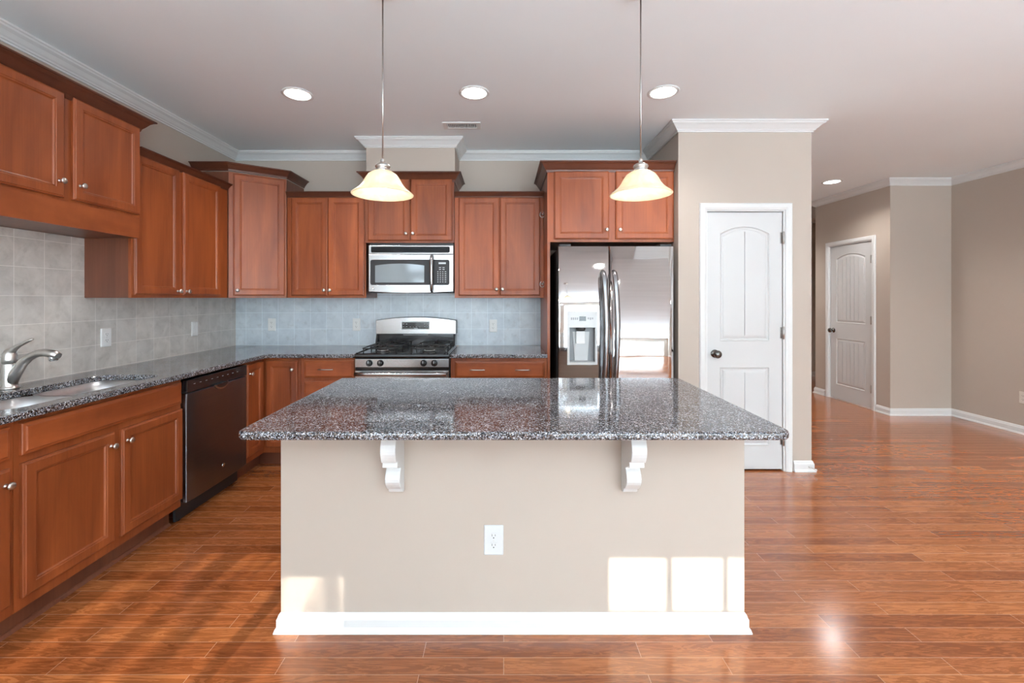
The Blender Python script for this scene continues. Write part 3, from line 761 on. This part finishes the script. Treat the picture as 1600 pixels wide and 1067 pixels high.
# left door with a hole: built from bands
L = []
def yof(x, x0=.002, x1=.392, ext=.008): return ext-ext*max(0, math.sin(PI*(x-x0)/(x1-x0)))**.45
cols = [.002, .006, .014, .03, .05, .070, .12, .18, .24, .300, .33, .355, .375, .386, .392]
rows = [.055, .848, 1.260, 1.765]
for i in range(len(cols)-1):
    for j in range(3):
        if j == 1 and cols[i] >= .0699 and cols[i+1] <= .3001: continue
        a, b = cols[i], cols[i+1]
        m.add([(a, yof(a), rows[j]), (b, yof(b), rows[j]), (b, yof(b), rows[j+1]), (a, yof(a), rows[j+1])], [(0, 1, 2, 3)], True)
m.add([(a, yof(a), 1.765) for a in cols]+[(.392, .070, 1.765), (.002, .070, 1.765)], [list(range(len(cols)+2))])
m.add([(a, yof(a), .055) for a in cols]+[(.392, .070, .055), (.002, .070, .055)], [list(range(len(cols)+2))])
m.add([(.002, yof(.002), .055), (.002, .070, .055), (.002, .070, 1.765), (.002, yof(.002), 1.765)], [(0, 1, 2, 3)])
m.add([(.392, yof(.392), .055), (.392, .070, .055), (.392, .070, 1.765), (.392, yof(.392), 1.765)], [(0, 1, 2, 3)])
ld = m.build('freezer_door', 'steel_fridge', fr)
m = MB(); m.prism(door_poly(.402, .893, .008), .055, 1.765, 'z', True); m.build('fridge_door', 'steel_fridge', fr)
# dispenser
m = MB(); m.holes(rect(.068, .302, .846, 1.262), [rect(.086, .284, .866, 1.135)], -.006, .010, 'y'); m.build('dispenser_bezel', 'lightplastic', ld, .003)
m = MB(); m.holes(rect(.084, .286, .864, 1.137), [rect(.0865, .2835, .8665, 1.1345)], .0101, .060, 'y'); m.box(.084, .286, .058, .0605, .864, 1.137)
m.build('dispenser_recess', 'greyplastic', ld)
m = MB(); m.prism([(.135, .868), (.235, .868), (.250, 1.10), (.120, 1.10)], .050, .0575, 'y'); m.build('recess_back', 'lightplastic', ld)
MB().box(.088, .282, -.002, .056, .8667, .874).build('drip_tray', 'greyplastic', ld)
m = MB(); m.prism(rrect(.142, .210, 1.008, 1.105, .006, 3), .020, .032, 'y'); m.build('dispenser_paddle', 'plate', ld, .002)
m = MB(); m.lathe([(.030, 1.108), (.036, 1.120), (.036, 1.134)], (.178, .028, 0), 'z', 20); m.build('dispenser_nozzle', 'slot', ld)
m = MB(); m.box(.160, .212, -.0075, -.0062, 1.187, 1.222); dd = m.build('dispenser_display', 'black', ld)
m = MB()
for k in range(4): MB().box(.096+k*.015, .106+k*.015, -.0072, -.0062, 1.196, 1.214).build('dispenser_button', 'greyplastic', ld)
for k in range(3): MB().box(.226+k*.016, .236+k*.016, -.0072, -.0062, 1.200-.004*(k % 2), 1.214).build('dispenser_button', 'greyplastic', ld)
for hx, s_ in ((.352, 1), (.437, -1)):
    m = MB(); zz = [1.575, 1.560, 1.52, 1.40, 1.25, 1.15, 1.0, .86, .74, .70, .685]
    yy = [.000, -.032, -.044, -.056, -.062, -.063, -.062, -.056, -.044, -.032, 0]
    xo = [-.010, -.010, -.007, .000, .006, .008, .006, .0, -.007, -.010, -.010]
    m.tube([(hx-s_*0+xo[i], yy[i], zz[i]) for i in range(len(zz))], [.015, .019, .021, .021, .021, .021, .021, .021, .021, .019, .015], 14, .65)
    m.build('door_handle', 'handlesteel', fr)
for hx in (.01, .795): MB().box(hx, hx+.09, .02, .16, 1.7655, 1.785).build('hinge_cover', 'blackmatte', fr, .004)
MB().box(.01, .885, .03, .08, .005, .050).build('base_grille', 'blackmatte', fr)
for x in (.05, .845): MB().lathe([(.02, 0), (.02, .01), (.01, .012), (.01, .031)], (x, .35, 0), 'z', 12).build('foot', 'black', fr)

# ------------------------------------------------------------------ island
isl = thing('kitchen_island', 'beige painted kitchen island with white baseboard and two white corbels', 'island', (.0367, 1.812, 0))
hw_ = .9507; TI = .864
MB().box(-hw_, hw_, 0, .766, 0, TI-.001).build('island_wall', 'wall', isl)
IB = [(0, 0), (.022, 0), (.022, .004), (.018, .016), (.013, .022), (.013, .052), (.010, .058), (.007, .068), (.003, .074), (0, .076)]
MB().sweep([(hw_, .766), (hw_, 0), (-hw_, 0), (-hw_, .766)][::-1], IB).build('island_baseboard', 'trim', isl)
def corbel(x):
    P = [(0, TI-.001), (-.150, TI-.001), (-.150, TI-.020)]
    for k in range(0, 9):
        a = math.radians(80-k*19); P.append((-.118-.036*math.cos(math.radians(-60+k*15)), TI-.030-.095*k/8))
    P += [(-.118, TI-.128), (-.122, TI-.150), (-.100, TI-.152), (-.086, TI-.160), (-.070, TI-.168)]
    for k in range(0, 8):
        P.append((-.052-.028*math.sin(PI*k/7)-.01*(1-k/7), TI-.172-.088*k/7))
    P += [(-.036, TI-.266), (-.030, TI-.280), (-.014, TI-.288), (0, TI-.288)]
    m = MB(); m.prism(P, x-.029, x+.029, 'x'); m.build('corbel', 'trim', isl, .0025, 2, 50)
    return
corbel(-.4727); corbel(.4743)
m = MB()
m.prism([(u, v) for u, v in [(-.957, 2.61)]+[(-.949+.045-.045*math.cos(math.radians(a)), 1.548+.045-.045*math.sin(math.radians(a))) for a in range(0, 91, 15)]+[(1.021-.045+.045*math.sin(math.radians(a)), 1.548+.045-.045*math.cos(math.radians(a))) for a in range(0, 91, 15)]+[(1.035, 2.585), (1.010, 2.61)]], TI, .894)
tag(m.build('countertop', 'granite', None, .010, 4), 'large polished granite slab with rounded corners lying on the beige island', 'countertop', 'granite countertops')

# ------------------------------------------------------------------ outlets
def outlet(label, loc, rz, kind='duplex', w=.074, h=.118, plate='plate', group='outlets and switches'):
    o = thing('wall_outlet' if kind == 'duplex' else 'light_switch', label, 'outlet' if kind == 'duplex' else 'switch', loc, rz, group)
    m = MB(); m.loops([[(u, y, v) for u, v in rrect(-w/2+i, w/2-i, -h/2+i, h/2-i, .004, 3)] for i, y in ((0, 0), (0, -.003), (.003, -.006), (.005, -.0065))]); m.build('cover_plate', plate, o)
    if kind == 'duplex':
        for s_ in (-1, 1):
            m = MB(); cz = s_*.0195
            m.prism([(.0165*math.cos(t), cz+max(-.0135, min(.0135, .0165*math.sin(t)))) for t in [2*PI*k/24 for k in range(24)]], -.0085, -.0063, 'y')
            rc = m.build('receptacle', plate, o)
            m = MB(); m.box(-.0075, -.0055, -.0092, -.0086, cz-.001, cz+.008); m.box(.0055, .0075, -.0092, -.0086, cz-.000, cz+.007)
            m.lathe([(.0025, -.0086), (.0025, -.0092)], (0, 0, cz-.007), 'y', 10); m.build('slots', 'slot', rc)
    else:
        MB().box(-.0165, .0165, -.0095, -.0063, -.033, .033).build('rocker', plate, o, .002)
    MB().lathe([(.003, -.0064), (.003, -.0075)], (0, 0, 0 if kind == 'duplex' else .048), 'y', 10).build('screw', 'nickel', o)
outlet('white duplex outlet on the front of the beige island', (-.041, 1.812, .373), 0, w=.080, h=.122, plate='greyplate')
YT = YB-.006
outlet('white duplex outlet on the left wall tile nearest the faucet', (XL+.006, 2.825, 1.112), ROT)
outlet('white rocker switch on the left wall tile near the corner', (XL+.006, 3.635, 1.111), ROT, 'switch')
outlet('white duplex outlet on the back tile nearest the corner cabinet', (-2.202, YT, 1.112), 0)
outlet('white duplex outlet on the back tile just left of the range', (-1.398, YT, 1.112), 0)
outlet('white duplex outlet on the back tile right of the range', (-.100, YT, 1.100), 0)
outlet('almond duplex outlet low on the far right wall', (XR, 4.415, .367), -PI/2, plate='beigeplate')

# door stop
ds = thing('door_stop', 'small spring door stop on the baseboard right of the pantry door', 'door stop', (2.40, PY-.014, .042))
m = MB(); m.lathe([(.010, .0005), (.010, -.003), (.004, -.004)], (0, 0, 0), 'y', 12); m.tube([(0, -.003, 0), (.004, -.03, -.002), (.008, -.055, -.004)], .0035, 8); m.build('spring', 'nickel', ds)
MB().lathe([(.006, -.055), (.007, -.058), (.007, -.066), (0, -.067)], (.008, 0, -.004), 'y', 12).build('rubber_tip', 'plate', ds)

# ------------------------------------------------------------------ ceiling fixtures
def recessed(label, x, y, power=9, group='recessed ceiling lights'):
    o = thing('recessed_light', label, 'ceiling light', (x, y, ZC), 0, group)
    MB().lathe([(.103, 0), (.103, -.004), (.095, -.007), (.082, -.005), (.082, -.001), (.082, 0)], (0, 0, 0), 'z', 36).build('trim_ring', 'trim', o)
    MB().lathe([(.0815, -.0005), (.0815, -.004), (.060, -.0075), (0, -.009)], (0, 0, 0), 'z', 36).build('lens', 'lamp', o)
    l = bpy.data.lights.new('recessed_lamp', 'SPOT'); l.energy = power; l.spot_size = math.radians(140); l.spot_blend = .8; l.shadow_soft_size = .07; l.color = (1, .97, .94)
    lo = bpy.data.objects.new('recessed_lamp', l); COL.objects.link(lo); lo.location = (x, y, ZC-.02)
P_CAN = 32
recessed('round recessed ceiling light above the sink side, leftmost of the lit ones', -1.395, 2.99, P_CAN)
recessed('round recessed ceiling light in the middle, beside the air vent', -.198, 2.971, P_CAN)
recessed('round recessed ceiling light in front of the pantry wall', 1.07, 2.96, P_CAN)
recessed('small round recessed light in the hallway ceiling at right', 3.90, 5.246, P_CAN*1.6)
for x, y in ((4.1, 3.2), (3.75, .5), (3.5, 6.9)):  # unseen lights added to brighten the right walls, alcove and hallway
    recessed('added unseen recessed fill light, '+('nearest the far right wall' if 1 < y < 5 else 'nearest the patio door' if y < 1 else 'at the far end of the hallway'), x, y, 95)

v = thing('ceiling_vent', 'small white rectangular air vent grille set in the ceiling', 'vent', (-.333, 3.53, ZC))
m = MB(); m.holes(rect(-.150, .150, -.068, .068), [rect(-.118, .118, -.038, .038)], -.008, 0); m.build('vent_frame', 'trim', v, .002)
MB().box(-.117, .117, -.037, .037, -.0006, -.0001).build('duct_opening', 'slot', v)
m = MB()
for k in range(17):
    x = -.112+k*.014; m.prism([(x-.001, -.007), (x+.001, -.007), (x+.004, -.001), (x+.002, -.001)], -.037, .037, 'y')
m.box(-.117, .117, -.0015, .0015, -.0085, -.007); m.build('louvers', 'trim', v)

def pendant(label, x, y, rim=1.821):
    o = thing('pendant_light', label, 'pendant lamp', (x, y, rim), 0, 'pendant lights over the island')
    T = ZC-rim
    MB().tube([(0, 0, .152), (0, 0, T-.02)], .0034, 10).build('rod', 'rod', o)
    MB().lathe([(.060, T), (.060, T-.008), (.050, T-.022), (.015, T-.030), (0, T-.031)], (0, 0, 0), 'z', 28).build('canopy', 'nickel', o)
    MB().lathe([(0, .161), (.007, .159), (.0105, .150), (.007, .142), (.012, .139), (.020, .137), (.030, .131), (.033, .124), (.030, .118), (.027, .113), (.031, .108), (.031, .102), (0, .1015)], (0, 0, 0), 'z', 28).build('fitter', 'nickel', o)
    outer = [(.030, .104), (.0437, .100), (.0623, .087), (.071, .075), (.078, .0636), (.085, .050), (.092, .040), (.102, .028), (.115, .017), (.128, .007), (.1345, .001)]
    inner = [(r_-.004, z_-.003) for r_, z_ in outer][::-1]
    MB().lathe(outer+[(.1335, -.0015)]+inner, (0, 0, 0), 'z', 48, closed=True).build('lamp_shade', 'shade', o)
    MB().lathe([(0, .000), (.012, .001), (.020, .008), (.022, .020), (.020, .040), (.014, .060), (.013, .100)], (0, 0, 0), 'z', 20).build('bulb', 'bulb', o)
    l = bpy.data.lights.new('pendant_lamp', 'POINT'); l.energy = 1.0; l.shadow_soft_size = .05; l.color = (1, .88, .70)
    lo = bpy.data.objects.new('pendant_lamp', l); COL.objects.link(lo); lo.location = (x, y, rim-.012)
pendant('bell-shaped glass pendant lamp hanging left, before the microwave', -.534, 1.95)
pendant('bell-shaped glass pendant lamp hanging right, before the refrigerator', .605, 1.95)
